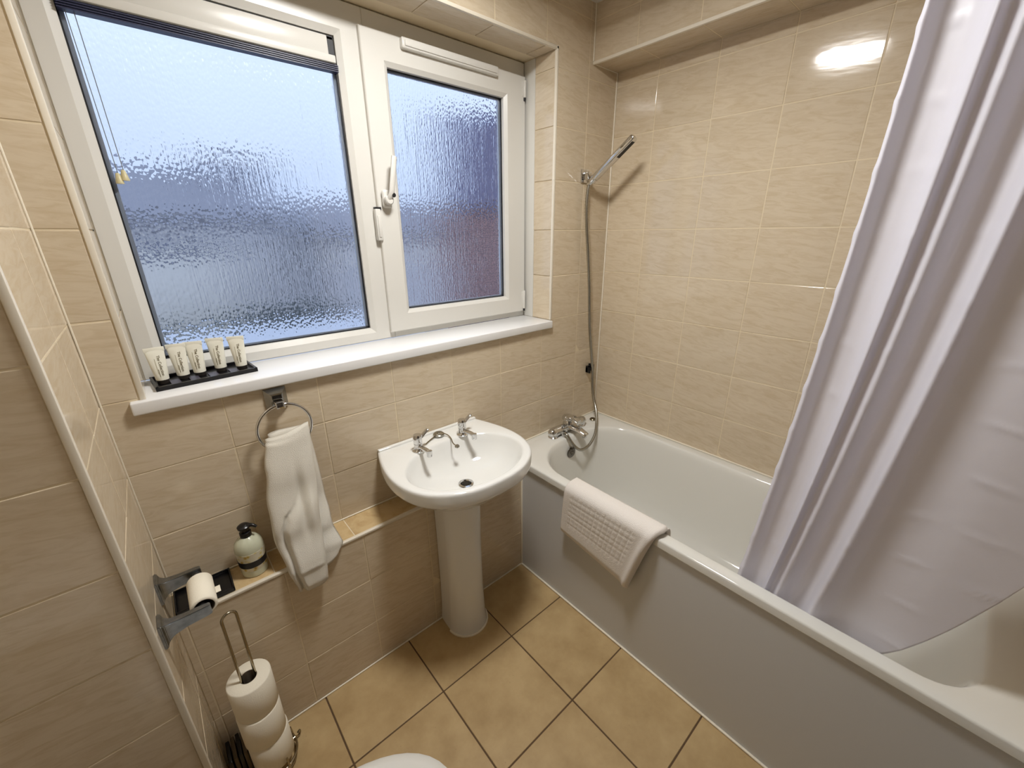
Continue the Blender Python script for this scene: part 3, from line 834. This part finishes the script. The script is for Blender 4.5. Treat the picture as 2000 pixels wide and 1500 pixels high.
# fold lines: (fraction along the cloth, y at the top, y at the hem, outward offset)
FOLDS = [(0.00, -1.138, -1.050, .000), (.05, -1.146, -1.062, -.008), (.11, -1.165, -1.085, .022), (.17, -1.192, -1.110, .020), (.215, -1.215, -1.122, .006),
         (.25, -1.240, -1.128, -.030), (.285, -1.256, -1.140, -.002), (.32, -1.278, -1.158, -.018), (.38, -1.305, -1.190, .030), (.44, -1.336, -1.222, .016),
         (.475, -1.356, -1.240, -.034), (.53, -1.380, -1.285, .006), (.62, -1.410, -1.350, .016), (.74, -1.470, -1.440, .006), (.87, -1.55, -1.55, .010), (1.0, -1.64, -1.66, .02)]
def csmooth(t, col):
    for k in range(len(FOLDS)-1):
        if t <= FOLDS[k+1][0]: break
    t0, t1 = FOLDS[k][0], FOLDS[k+1][0]
    x = (t-t0)/(t1-t0)
    p = lambda i: FOLDS[max(0, min(len(FOLDS)-1, i))]
    def sl(i):
        a, c = p(i-1), p(i+1)
        return (c[col]-a[col])/max(c[0]-a[0], 1e-6)
    h = t1-t0
    v0, v1, m0, m1 = p(k)[col], p(k+1)[col], sl(k)*h, sl(k+1)*h
    return (2*x**3-3*x*x+1)*v0+(x**3-2*x*x+x)*m0+(-2*x**3+3*x*x)*v1+(x**3-x*x)*m1
ZT = 2.37
def hem_z(u): return .545 + .75*max(0, (u-.64)/.36)**1.5
def cur_pt(u, v):
    zb = hem_z(u)
    z = lerp(ZT, zb, v)
    k = (ZT-z)/(ZT-.55)
    kk = k**1.9
    y = lerp(csmooth(u, 1), csmooth(u, 2), kk)
    x = -.630 + csmooth(u, 3)*lerp(.85, .8, k)
    # packed-fold creases
    for c in (.62, .74, .86, .98, 1.10, 1.22, 1.34, 1.46, 1.58, 1.70, 1.82, 1.94, 2.06):
        w = .5+.5*math.sin(37*u+c*11)
        x -= .0022*w*math.exp(-((z-c-.006*math.sin(21*u))/.006)**2)
        if u < .06: y += .0022*math.exp(-((z-c)/.015)**2)*(1-u/.06)
    x += .004*math.sin(9*u+7*z)*u
    x += .02*max(0, (u-.60)/.40)**2*k**2
    return Vector((x, y, z))
b = sheet(cur_pt, 180, 190)
def cur_back(u, v):
    z = lerp(ZT, .60, v)
    a = PI*u if u < .2 else 0
    y = lerp(-1.655, -1.40, u); x = -.50 + .022*math.sin(14*u) + .02*u
    return Vector((x, y, z))
cs = part('curtain_cloth', b, 'curtain', cu, True, ang=180)
sol = cs.modifiers.new('thick', 'SOLIDIFY'); sol.thickness = .0008
rod = thing('curtain_rail', 'white shower curtain rail spanning above the bath', 'rail', (-.63, -.85, 2.33))
part('rail_tube', tube([(-.63, 0, 2.405), (-.63, YB, 2.405)], .0125, 16), 'white_trim', rod)
part('rail_flange', lathe(bmesh.new(), [(.028, 0), (.028, -.006), (.016, -.012)], (-.63, 0, 2.405), 20, axis=1), 'white_trim', rod)
part('rail_flange', lathe(bmesh.new(), [(.028, 0), (.028, .006), (.016, .012)], (-.63, YB, 2.405), 20, axis=1), 'white_trim', rod)
for u in (.02, .2, .38, .56, .74, .92):
    yy = csmooth(u, 1); xx = -.630+csmooth(u, 3)*1.1
    part('curtain_hook', tube([Vector((-.63+.020*math.sin(t*2*PI/20)+(xx+.63)*.5*(1-math.cos(t*2*PI/20)), yy, 2.388+.034*math.cos(t*2*PI/20))) for t in range(20)], .0022, 8, True), 'white_trim', cu)

# ------------------------------------------------------------------ things on the sill
tray = thing('toiletries_tray', 'narrow black tray on the window sill holding five cream tubes', 'tray', (-1.735, .115, 1.1965))
A0, A1 = Vector((-1.858, .105)), Vector((-1.617, .125))
tu = (A1-A0).normalized(); tv = Vector((-tu.y, tu.x)); TL = (A1-A0).length; TW = .062
def tp3(s, t, z): p = A0+tu*s+tv*t; return Vector((p.x, p.y, z))
def tbox(bm, s0, s1, t0, t1, z0, z1, taper=0.):
    r = lambda z, e: [tp3(s0-e, t0-e, z), tp3(s1+e, t0-e, z), tp3(s1+e, t1+e, z), tp3(s0-e, t1+e, z)]
    return loft(bm, [r(z0, 0), r(z1, taper)])
ZS = 1.1965
b = tbox(bmesh.new(), 0, TL, -TW, TW, ZS, ZS+.004)
for q in ((0, TL, -TW, -TW+.006), (0, TL, TW-.006, TW), (0, .006, -TW, TW), (TL-.006, TL, -TW, TW)):
    tbox(b, *q, ZS+.003, ZS+.012)
part('tray_body', b, 'black', tray, False)
tubes = [(.024, 0), (.072, .008), (.111, .006), (.164, .010), (.213, -.012)]
b = bmesh.new()
for s, _ in [(.048, 0), (.0915, 0), (.1375, 0), (.1885, 0)]:
    part('tray_pad', tbox(bmesh.new(), s-.011, s+.011, -.040, .004, ZS+.0042, ZS+.0075), 'tray_pad', tray, False)
fnt = None
LBL = ['cream toiletry tube nearest the left window reveal, first on the black tray', 'cream toiletry tube second from the left reveal on the black tray',
       'cream toiletry tube in the middle of the black tray', 'cream toiletry tube fourth along the black tray, beside a gap before the last tube', 'cream toiletry tube standing apart at the far right end of the black tray']
def tube_shape(c, rotz, H=.102):
    rings = []
    for k in range(15):
        t = k/14; z = .012 + (H-.012)*t
        e = max(0, (t-.05)/.95)
        a = lerp(.0150, .0220, e**.9); bb = lerp(.0150, .0012, e**1.1)
        if t > .86: bb = .0012
        rings.append([Vector((a*math.cos(2*PI*i/28), bb*math.sin(2*PI*i/28), z)) for i in range(28)])
    rot = Matrix.Rotation(rotz, 4, 'Z')
    return [[Vector(c)+rot@p for p in r] for r in rings]
tube_proto = None
for i, (s, t) in enumerate(tubes):
    c = tp3(s, t, ZS+.004)
    rz = [.42, .22, .12, .06, .02][i] - .35
    if tube_proto is None:
        o = thing('toiletry_tube', LBL[i], 'tube', c, 'cream tubes on the black tray')
        tube_proto = o
        base = Vector((0, 0, 0))
        mk('tube_body', loft(bmesh.new(), tube_shape((0, 0, 0), 0)), 'tube', o, True, ang=70)
        mk('tube_cap', lathe(bmesh.new(), [(.0125, 0), (.0135, .001), (.0135, .012), (.0125, .0125)], (0, 0, 0), 28), pmat('dark_cap', lin(38, 34, 30), .4), o, True)
        mk('crimp', B((-.0223, -.0016, .090), (.0223, .0016, .102), .0005), 'tube', o, True)
        cur = bpy.data.curves.new('lettering', 'FONT'); cur.body = 'The Collection'; cur.size = .0092; cur.align_x = 'LEFT'; cur.align_y = 'CENTER'; cur.extrude = .0002; cur.offset = .00012
        to = bpy.data.objects.new('lettering_tmp', cur); COL.objects.link(to)
        dg = bpy.context.evaluated_depsgraph_get(); tme = bpy.data.meshes.new_from_object(to.evaluated_get(dg))
        bpy.data.objects.remove(to)
        tb = bmesh.new(); tb.from_mesh(tme)
        # lay the words down the tube, reading from top to bottom, wrapped onto its front
        for v in tb.verts:
            along, across = v.co.x, v.co.y
            z = .080 - along; ex = max(0, ((z-.012)/(.090)-.05)/.95)
            bb = lerp(.0150, .0012, max(0, min(1, ex))**1.1); aa = lerp(.0150, .0220, max(0, min(1, ex))**.9)
            xx = .0035+across
            v.co = Vector((xx, -bb*math.sqrt(max(0, 1-(xx/aa)**2))-.0003-v.co.z, z))
        mk('lettering', tb, 'print', o)
        tb = bmesh.new(); 
        for x, z0, z1, mm in ((-.0032, .022, .043, 'print'), (-.0052, .030, .072, 'print_faint')):
            q = bmesh.new()
            for k in range(8):
                for dx in (-.0006, .0006):
                    z = lerp(z0, z1, k/7); ex = max(0, min(1, ((z-.012)/.090-.05)/.95))
                    bb = lerp(.0150, .0012, ex**1.1); aa = lerp(.0150, .0220, ex**.9); xx = x+dx
                    q.verts.new((xx, -bb*math.sqrt(max(0, 1-(xx/aa)**2))-.0004, z))
            q.verts.ensure_lookup_table()
            for k in range(7): q.faces.new((q.verts[2*k], q.verts[2*k+1], q.verts[2*k+3], q.verts[2*k+2]))
            mk('print_line', q, mm, o)
        o.rotation_euler.z = rz
    else:
        o = tube_proto.copy(); COL.objects.link(o); o.location = c; o.rotation_euler.z = rz
        o['label'] = LBL[i]
        for ch in tube_proto.children:
            k2 = ch.copy(); COL.objects.link(k2); k2.parent = o

# ------------------------------------------------------------------ soap bottle and black tray on the ledge
def label_mat():
    m, n, l, bs = newmat('floral_label')
    t = n.new('ShaderNodeTexCoord')
    no = n.new('ShaderNodeTexVoronoi'); no.inputs['Scale'].default_value = 70; l.new(t.outputs['Object'], no.inputs['Vector'])
    r = n.new('ShaderNodeValToRGB'); e = r.color_ramp.elements
    e[0].position = 0; e[0].color = lin(150, 96, 84); e[1].position = 1; e[1].color = lin(214, 208, 186)
    for p, c in ((.22, (196, 170, 90)), (.36, (206, 196, 150)), (.5, (212, 206, 184))):
        q = e.new(p); q.color = lin(*c)
    l.new(no.outputs['Distance'], r.inputs[0]); l.new(r.outputs[0], bs.inputs['Base Color']); bs.inputs['Roughness'].default_value = .25
    return m
SB = (-1.757, -.060, ZL)
sb = thing('soap_dispenser', 'squat translucent soap bottle with black pump and black label band on the ledge', 'soap bottle', SB)
part('bottle', lathe(bmesh.new(), [(.032, 0), (.0345, .002), (.0355, .012), (.0365, .05), (.0385, .085), (.0385, .098), (.035, .112), (.026, .124), (.016, .131), (.013, .134)], SB, 40), pmat('milky_green_plastic', lin(198, 200, 176), .18, coat=.4), sb)
part('label_sleeve', lathe(bmesh.new(), [(.0358, .024), (.0364, .025), (.0370, .05), (.0390, .080), (.0392, .0865), (.0388, .087)], SB, 40, (False, False)), label_mat(), sb)
part('label_band', lathe(bmesh.new(), [(.0366, .0365), (.0372, .037), (.0384, .0585), (.0378, .059)], SB, 40, (False, False)), pmat('charcoal_band', lin(24, 24, 30), .4), sb)
part('pump_collar', lathe(bmesh.new(), [(.0145, .128), (.0155, .130), (.0155, .146), (.012, .148)], SB, 24), 'black', sb)
b = lathe(bmesh.new(), [(.0095, .146), (.0095, .158), (.0165, .160), (.0175, .166), (.012, .171), (.002, .172)], SB, 24)
sweep(b, smoothpath([(SB[0]+.004, SB[1], SB[2]+.165), (SB[0]+.020, SB[1]-.010, SB[2]+.166), (SB[0]+.030, SB[1]-.017, SB[2]+.159)]), csec(.0055, 10), scale=[1.2-.04*i for i in range(13)])
part('pump_head', b, 'black', sb)

bt = thing('ledge_tray', 'flat black tray on the ledge behind the wall-mounted toilet roll', 'tray', (-1.888, -.062, ZL))
b = bmesh.new(); box(b, (-1.956, -.112, ZL), (-1.818, -.012, ZL+.006), .002)
for lo, hi in (((-1.956, -.112), (-1.818, -.108)), ((-1.956, -.016), (-1.818, -.012)), ((-1.956, -.112), (-1.952, -.012)), ((-1.822, -.112), (-1.818, -.012))):
    box(b, (lo[0], lo[1], ZL+.004), (hi[0], hi[1], ZL+.014), .001)
part('tray_body', b, 'black', bt)

# ------------------------------------------------------------------ wall toilet-roll holder and roll
ho = thing('toilet_roll_holder', 'pewter two-arm toilet roll holder on the left tiled wall', 'roll holder', (XL, -.26, .775))
def arm(y, zoff, tipx):
    b = bmesh.new()
    def rect(x, hy, hz, yc, zc): return [Vector((x, yc-hy, zc-hz)), Vector((x, yc+hy, zc-hz)), Vector((x, yc+hy, zc+hz)), Vector((x, yc-hy, zc+hz))]
    zc = .773+zoff
    loft(b, [rect(XL, .023, .032, y, zc), rect(XL+.006, .023, .032, y, zc), rect(XL+.010, .015, .024, y, zc), rect(XL+.020, .010, .018, y, zc+.001), rect(XL+.045, .008, .0145, y, zc+.003),
             rect(tipx-.01, .0075, .0135, y, zc+.004), rect(tipx, .006, .0125, y, zc+.004)])
    bmesh.ops.bevel(b, geom=[e for e in b.edges], offset=.0014, segments=2, affect='EDGES')
    return part('arm', b, 'pewter', ho, True, ang=30)
arm(-.338, -.004, -1.868); arm(-.192, 0, -1.872)
part('spindle', tube([(-1.883, -.333, .776), (-1.883, -.197, .776)], .009, 16), 'pewter', ho)
def roll(name, label, c, ax_, L_, R, rc, group=None, sheet_tail=None, cat='toilet roll'):
    o = thing(name, label, cat, c, group)
    prof = [(rc, 0), (R-.003, 0), (R, .003), (R, L_-.003), (R-.003, L_), (rc, L_)]
    b = bmesh.new()
    rings = []
    for r, h in prof:
        cc = [0, 0, 0]; cc[ax_] = h; rings.append(circle(cc, r, 40, ax_))
    rings.append(rings[0]); loft(b, rings, (False, False)); bmesh.ops.remove_doubles(b, verts=b.verts[:], dist=1e-6)
    mk('paper', b, 'paper', o, True, ang=50)
    b = bmesh.new(); rings = []
    for r, h in [(rc, .0005), (rc, L_-.0005), (rc-.0012, L_-.0005), (rc-.0012, .0005), (rc, .0005)]:
        cc = [0, 0, 0]; cc[ax_] = h; rings.append(circle(cc, r, 32, ax_))
    loft(b, rings, (False, False))
    mk('core', b, 'card', o, True, ang=50)
    if sheet_tail: 
        tb = sheet_tail(); mk('loose_sheet', tb, 'paper', o, True)
    return o
tr0 = roll('toilet_roll', 'nearly finished white toilet roll on the pewter wall holder', (-1.880, -.326, .772), 1, .100, .0265, .0205)
tb = B((.022, .050, -.0155), (.036, .074, -.0145), .0003); mk('loose_sheet', tb, 'paper', tr0, True)

# ------------------------------------------------------------------ roll stand with three spare rolls
SX, SY = -1.848, -.232
st = thing('toilet_roll_stand', 'steel wire toilet roll stand with loop handle on the floor by the ledge', 'stand', (SX, SY, 0))
b = bmesh.new()
sp = []
for t in range(13): 
    a = PI*t/12; sp.append((SX-.017*math.cos(a), SY-.004*math.cos(a), .628+.017*math.sin(a)))
tube([(SX-.017, SY-.004, .045)] + sp + [(SX+.017, SY+.004, .045)], .0037, 10, bm=b)
part('loop_handle', b, 'wire', st)
part('base_ring', tube([(SX+.064*math.cos(t*PI/24), SY+.064*math.sin(t*PI/24), .040) for t in range(48)], .0034, 10, True), 'wire', st)
part('base_ring', tube([(SX+.058*math.cos(t*PI/24), SY+.058*math.sin(t*PI/24), .014) for t in range(48)], .0030, 10, True), 'wire', st)
part('cross_bar', tube([(SX-.064, SY-.012, .042), (SX+.064, SY+.012, .042)], .0034, 8), 'wire', st)
for k in range(4):
    a = PI*.5*k + .45; ca, sa = math.cos(a), math.sin(a)
    fp = [(SX+ca*(.064+r), SY+sa*(.064+r), z) for r, z in ((.0, .075), (.002, .055), (.003, .035), (.008, .016), (.018, .0055), (.026, .012), (.025, .021), (.017, .020))]
    part('foot', tube(smoothpath(fp, 5), .0034, 8), 'wire', st)
RL = ['lowest spare toilet roll on the floor wire stand', 'middle spare toilet roll on the floor wire stand', 'topmost spare toilet roll on the floor wire stand']
spare = None
for k in range(3):
    c = (SX+[.002, -.001, .0][k], SY+[0, -.002, .001][k], .0465+.1185*k)
    if spare is None:
        spare = roll('toilet_roll', RL[0], c, 2, .118, .0555, .0215, 'spare rolls on the wire stand')
    else:
        o = spare.copy(); COL.objects.link(o); o.location = c; o['label'] = RL[k]; o.rotation_euler.z = k*1.3
        for ch in spare.children:
            k2 = ch.copy(); COL.objects.link(k2); k2.parent = o
        if k == 2:
            q = sheet(lambda u, v: Vector(((.0565+.010*math.sin(PI*v)*u)*math.cos(-2.2+.5*u), (.0565+.010*math.sin(PI*v)*u)*math.sin(-2.2+.5*u), .112-.085*v)), 8, 10)
            lo_ = mk('loose_sheet', q, 'paper', o, True); s2 = lo_.modifiers.new('t', 'SOLIDIFY'); s2.thickness = .0006

# dark slatted caddy tucked behind the stand
cd = thing('slatted_caddy', 'small dark slatted caddy on the floor behind the toilet roll stand', 'caddy', (-1.93, -.165, 0))
for k, (x, mm, hh) in enumerate(((-1.948, 'black', .120), (-1.934, 'brownslat', .126), (-1.921, 'black', .128), (-1.909, 'brownslat', .124), (-1.899, 'black', .118))):
    part('slat', B((x-.0055, -.225, 0), (x+.0045, -.150, hh), .002), mm, cd)
part('base_board', B((-1.955, -.220, .01), (-1.893, -.155, .018)), 'black', cd, False)

# ------------------------------------------------------------------ toilet (lid just enters the picture)
to = thing('toilet', 'white toilet with closed lid standing in the alcove by the left wall', 'toilet', (-1.95, -.826, 0))
TYc = -.826
def egg(x0, x1, w, z, n=48, p=1.0):
    out = []
    for i in range(n):
        a = 2*PI*i/n; c, s = math.cos(a), math.sin(a)
        xm = lerp(x0, x1, .42)
        x = xm + (x1-xm)*c if c >= 0 else xm + (xm-x0)*(-1)*abs(c)**.7
        out.append(Vector((x, TYc+w*(abs(s)**.92)*(1 if s >= 0 else -1), z)))
    return out
part('pan', loft(bmesh.new(), [egg(-2.12, -1.74, .115, 0), egg(-2.12, -1.75, .11, .03), egg(-2.12, -1.74, .105, .12), egg(-2.12, -1.68, .13, .22), egg(-2.10, -1.585, .175, .33), egg(-2.09, -1.55, .183, .375), egg(-2.09, -1.555, .18, .385)]), 'ceramic', to, True, ang=70)
part('seat', loft(bmesh.new(), [egg(-2.03, -1.545, .184, .387), egg(-2.03, -1.540, .187, .392), egg(-2.03, -1.541, .186, .402), egg(-2.03, -1.548, .181, .405)]), 'pvc', to, True)
part('lid', loft(bmesh.new(), [egg(-2.03, -1.546, .184, .407), egg(-2.03, -1.538, .188, .411), egg(-2.03, -1.538, .188, .417), egg(-2.03, -1.546, .182, .424), egg(-2.02, -1.562, .172, .426), egg(-2.0, -1.70, .08, .429)]), 'pvc', to, True)
part('cistern', B((-2.245, TYc-.20, .40), (-2.065, TYc+.20, .76), .018, 3), 'ceramic', to)
part('cistern_lid', B((-2.248, TYc-.208, .755), (-2.058, TYc+.208, .785), .008, 3), 'ceramic', to)
part('flush_handle', tube(smoothpath([(-2.065, TYc+.14, .70), (-2.045, TYc+.14, .70), (-2.038, TYc+.12, .695), (-2.038, TYc+.07, .69)]), .006, 10), 'chrome', to)

# ------------------------------------------------------------------ outside, seen only through the obscured glass
M['wet_ground'] = pmat('wet_paving', lin(188, 194, 206), .5)
M['hedge'] = pmat('dark_leaves', lin(84, 90, 92), .8, nvar=.4, nscale=6)
M['roof'] = pmat('slate_roof', lin(128, 130, 142), .5)
M['render'] = pmat('grey_render', lin(205, 204, 206), .8)
M['brickred'] = pmat('red_brick', lin(150, 118, 118), .8, nvar=.15, nscale=5)
M['darkroof'] = pmat('dark_slate_roof', lin(96, 96, 124), .6)
M['brickdark'] = pmat('dark_brick', lin(108, 88, 94), .8)
def outer(name, bm, mat, label, cat):
    return tag(mk(name, bm, mat), label, cat)
g = mk('ground', B((-30, .32, -3.2), (30, 60, -3.0)), 'wet_ground', kind='structure')
# neighbours' houses across the garden
def house(name, label, x0, x1, ridge, eave=2.2):
    nb = thing(name, label, 'house', ((x0+x1)/2, 16, -3))
    part('wall', B((x0, 15, -3), (x1, 20, eave)), 'render', nb, False)
    b = bmesh.new(); e = .35
    vs = [b.verts.new(p) for p in ((x0-e, 14.6, eave-.1), (x1+e, 14.6, eave-.1), (x1+e-.9, 17.5, ridge), (x0-e+.9, 17.5, ridge), (x0-e, 20.4, eave-.1), (x1+e, 20.4, eave-.1))]
    for f in ((0, 1, 2, 3), (3, 2, 5, 4), (0, 3, 4), (1, 5, 2), (0, 4, 5, 1)): b.faces.new([vs[k] for k in f])
    part('roof', b, 'roof', nb, False)
    k = x0+1.0
    while k < x1-1.6:
        part('window', B((k, 14.93, .4), (k+1.1, 15.0, 1.5)), 'white_paint', nb, False); k += 2.6
    return nb
h1 = house('house', 'grey rendered house with the higher roof, blurred behind the large obscured window', -12, 2.2, 3.65)
b = bmesh.new(); box(b, (.9, 16.9, 3.0), (2.0, 18.1, 4.25)); part('chimney', b, 'roof', h1, False)
house('house', 'lower grey house beside the chimney, blurred behind the right part of the large window', 3.0, 9.5, 2.95, 1.7)
# brick building close by on the right
bw = thing('brick_building', 'red brick building with dark roof blurred behind the opening sash', 'house', (4.5, 6, -3))
part('wall', B((3.05, 6, -3), (10, 6.4, 2.12)), 'brickred', bw, False)
for k in range(14):
    part('course', B((3.03, 5.97, -2.9+.37*k), (10, 6.3, -2.74+.37*k)), 'brickdark', bw, False)
b = bmesh.new()
vs = [b.verts.new(p) for p in ((2.85, 5.85, 2.08), (10.4, 5.85, 2.08), (10.4, 6.5, 2.08), (3.1, 6.5, 2.08), (3.05, 6.0, 3.75), (10, 6.0, 4.3), (10, 6.4, 4.3), (3.3, 6.4, 3.75))]
for f in ((0, 1, 2, 3), (4, 5, 6, 7), (0, 1, 5, 4), (1, 2, 6, 5), (2, 3, 7, 6), (3, 0, 4, 7)): b.faces.new([vs[k] for k in f])
part('roof', b, 'darkroof', bw, False)
gg = thing('garage', 'pale flat-roofed garage blurred low behind the large obscured window', 'garage', (-2.5, 13.4, -3))
part('wall', B((-6, 12.6, -3), (.0, 14.4, 1.15)), 'white_paint', gg, False)
part('roof_edge', B((-6.1, 12.5, 1.15), (.1, 14.5, 1.3)), 'roof', gg, False)
b = bmesh.new()
for k in range(90):
    c = Vector((random.uniform(-7, 2.4), random.uniform(10.9, 11.5), random.uniform(-2.6, -.50)))
    q = bmesh.new(); bmesh.ops.create_icosphere(q, subdivisions=1, radius=random.uniform(.4, .62)); merge(b, q, Matrix.Translation(c))
outer('hedge', b, 'hedge', 'dark hedge blurred in front of the pale garage', 'hedge')
ex = thing('flat_roof_extension', 'wet grey flat roof blurred just below the window', 'roof', (-1, 5, -3))
part('wall', B((-8, .35, -3), (2.6, 10.2, -.6)), 'render', ex, False)
part('roof', B((-8.1, .35, -.6), (2.7, 10.3, -.5)), 'wet_ground', ex, False)
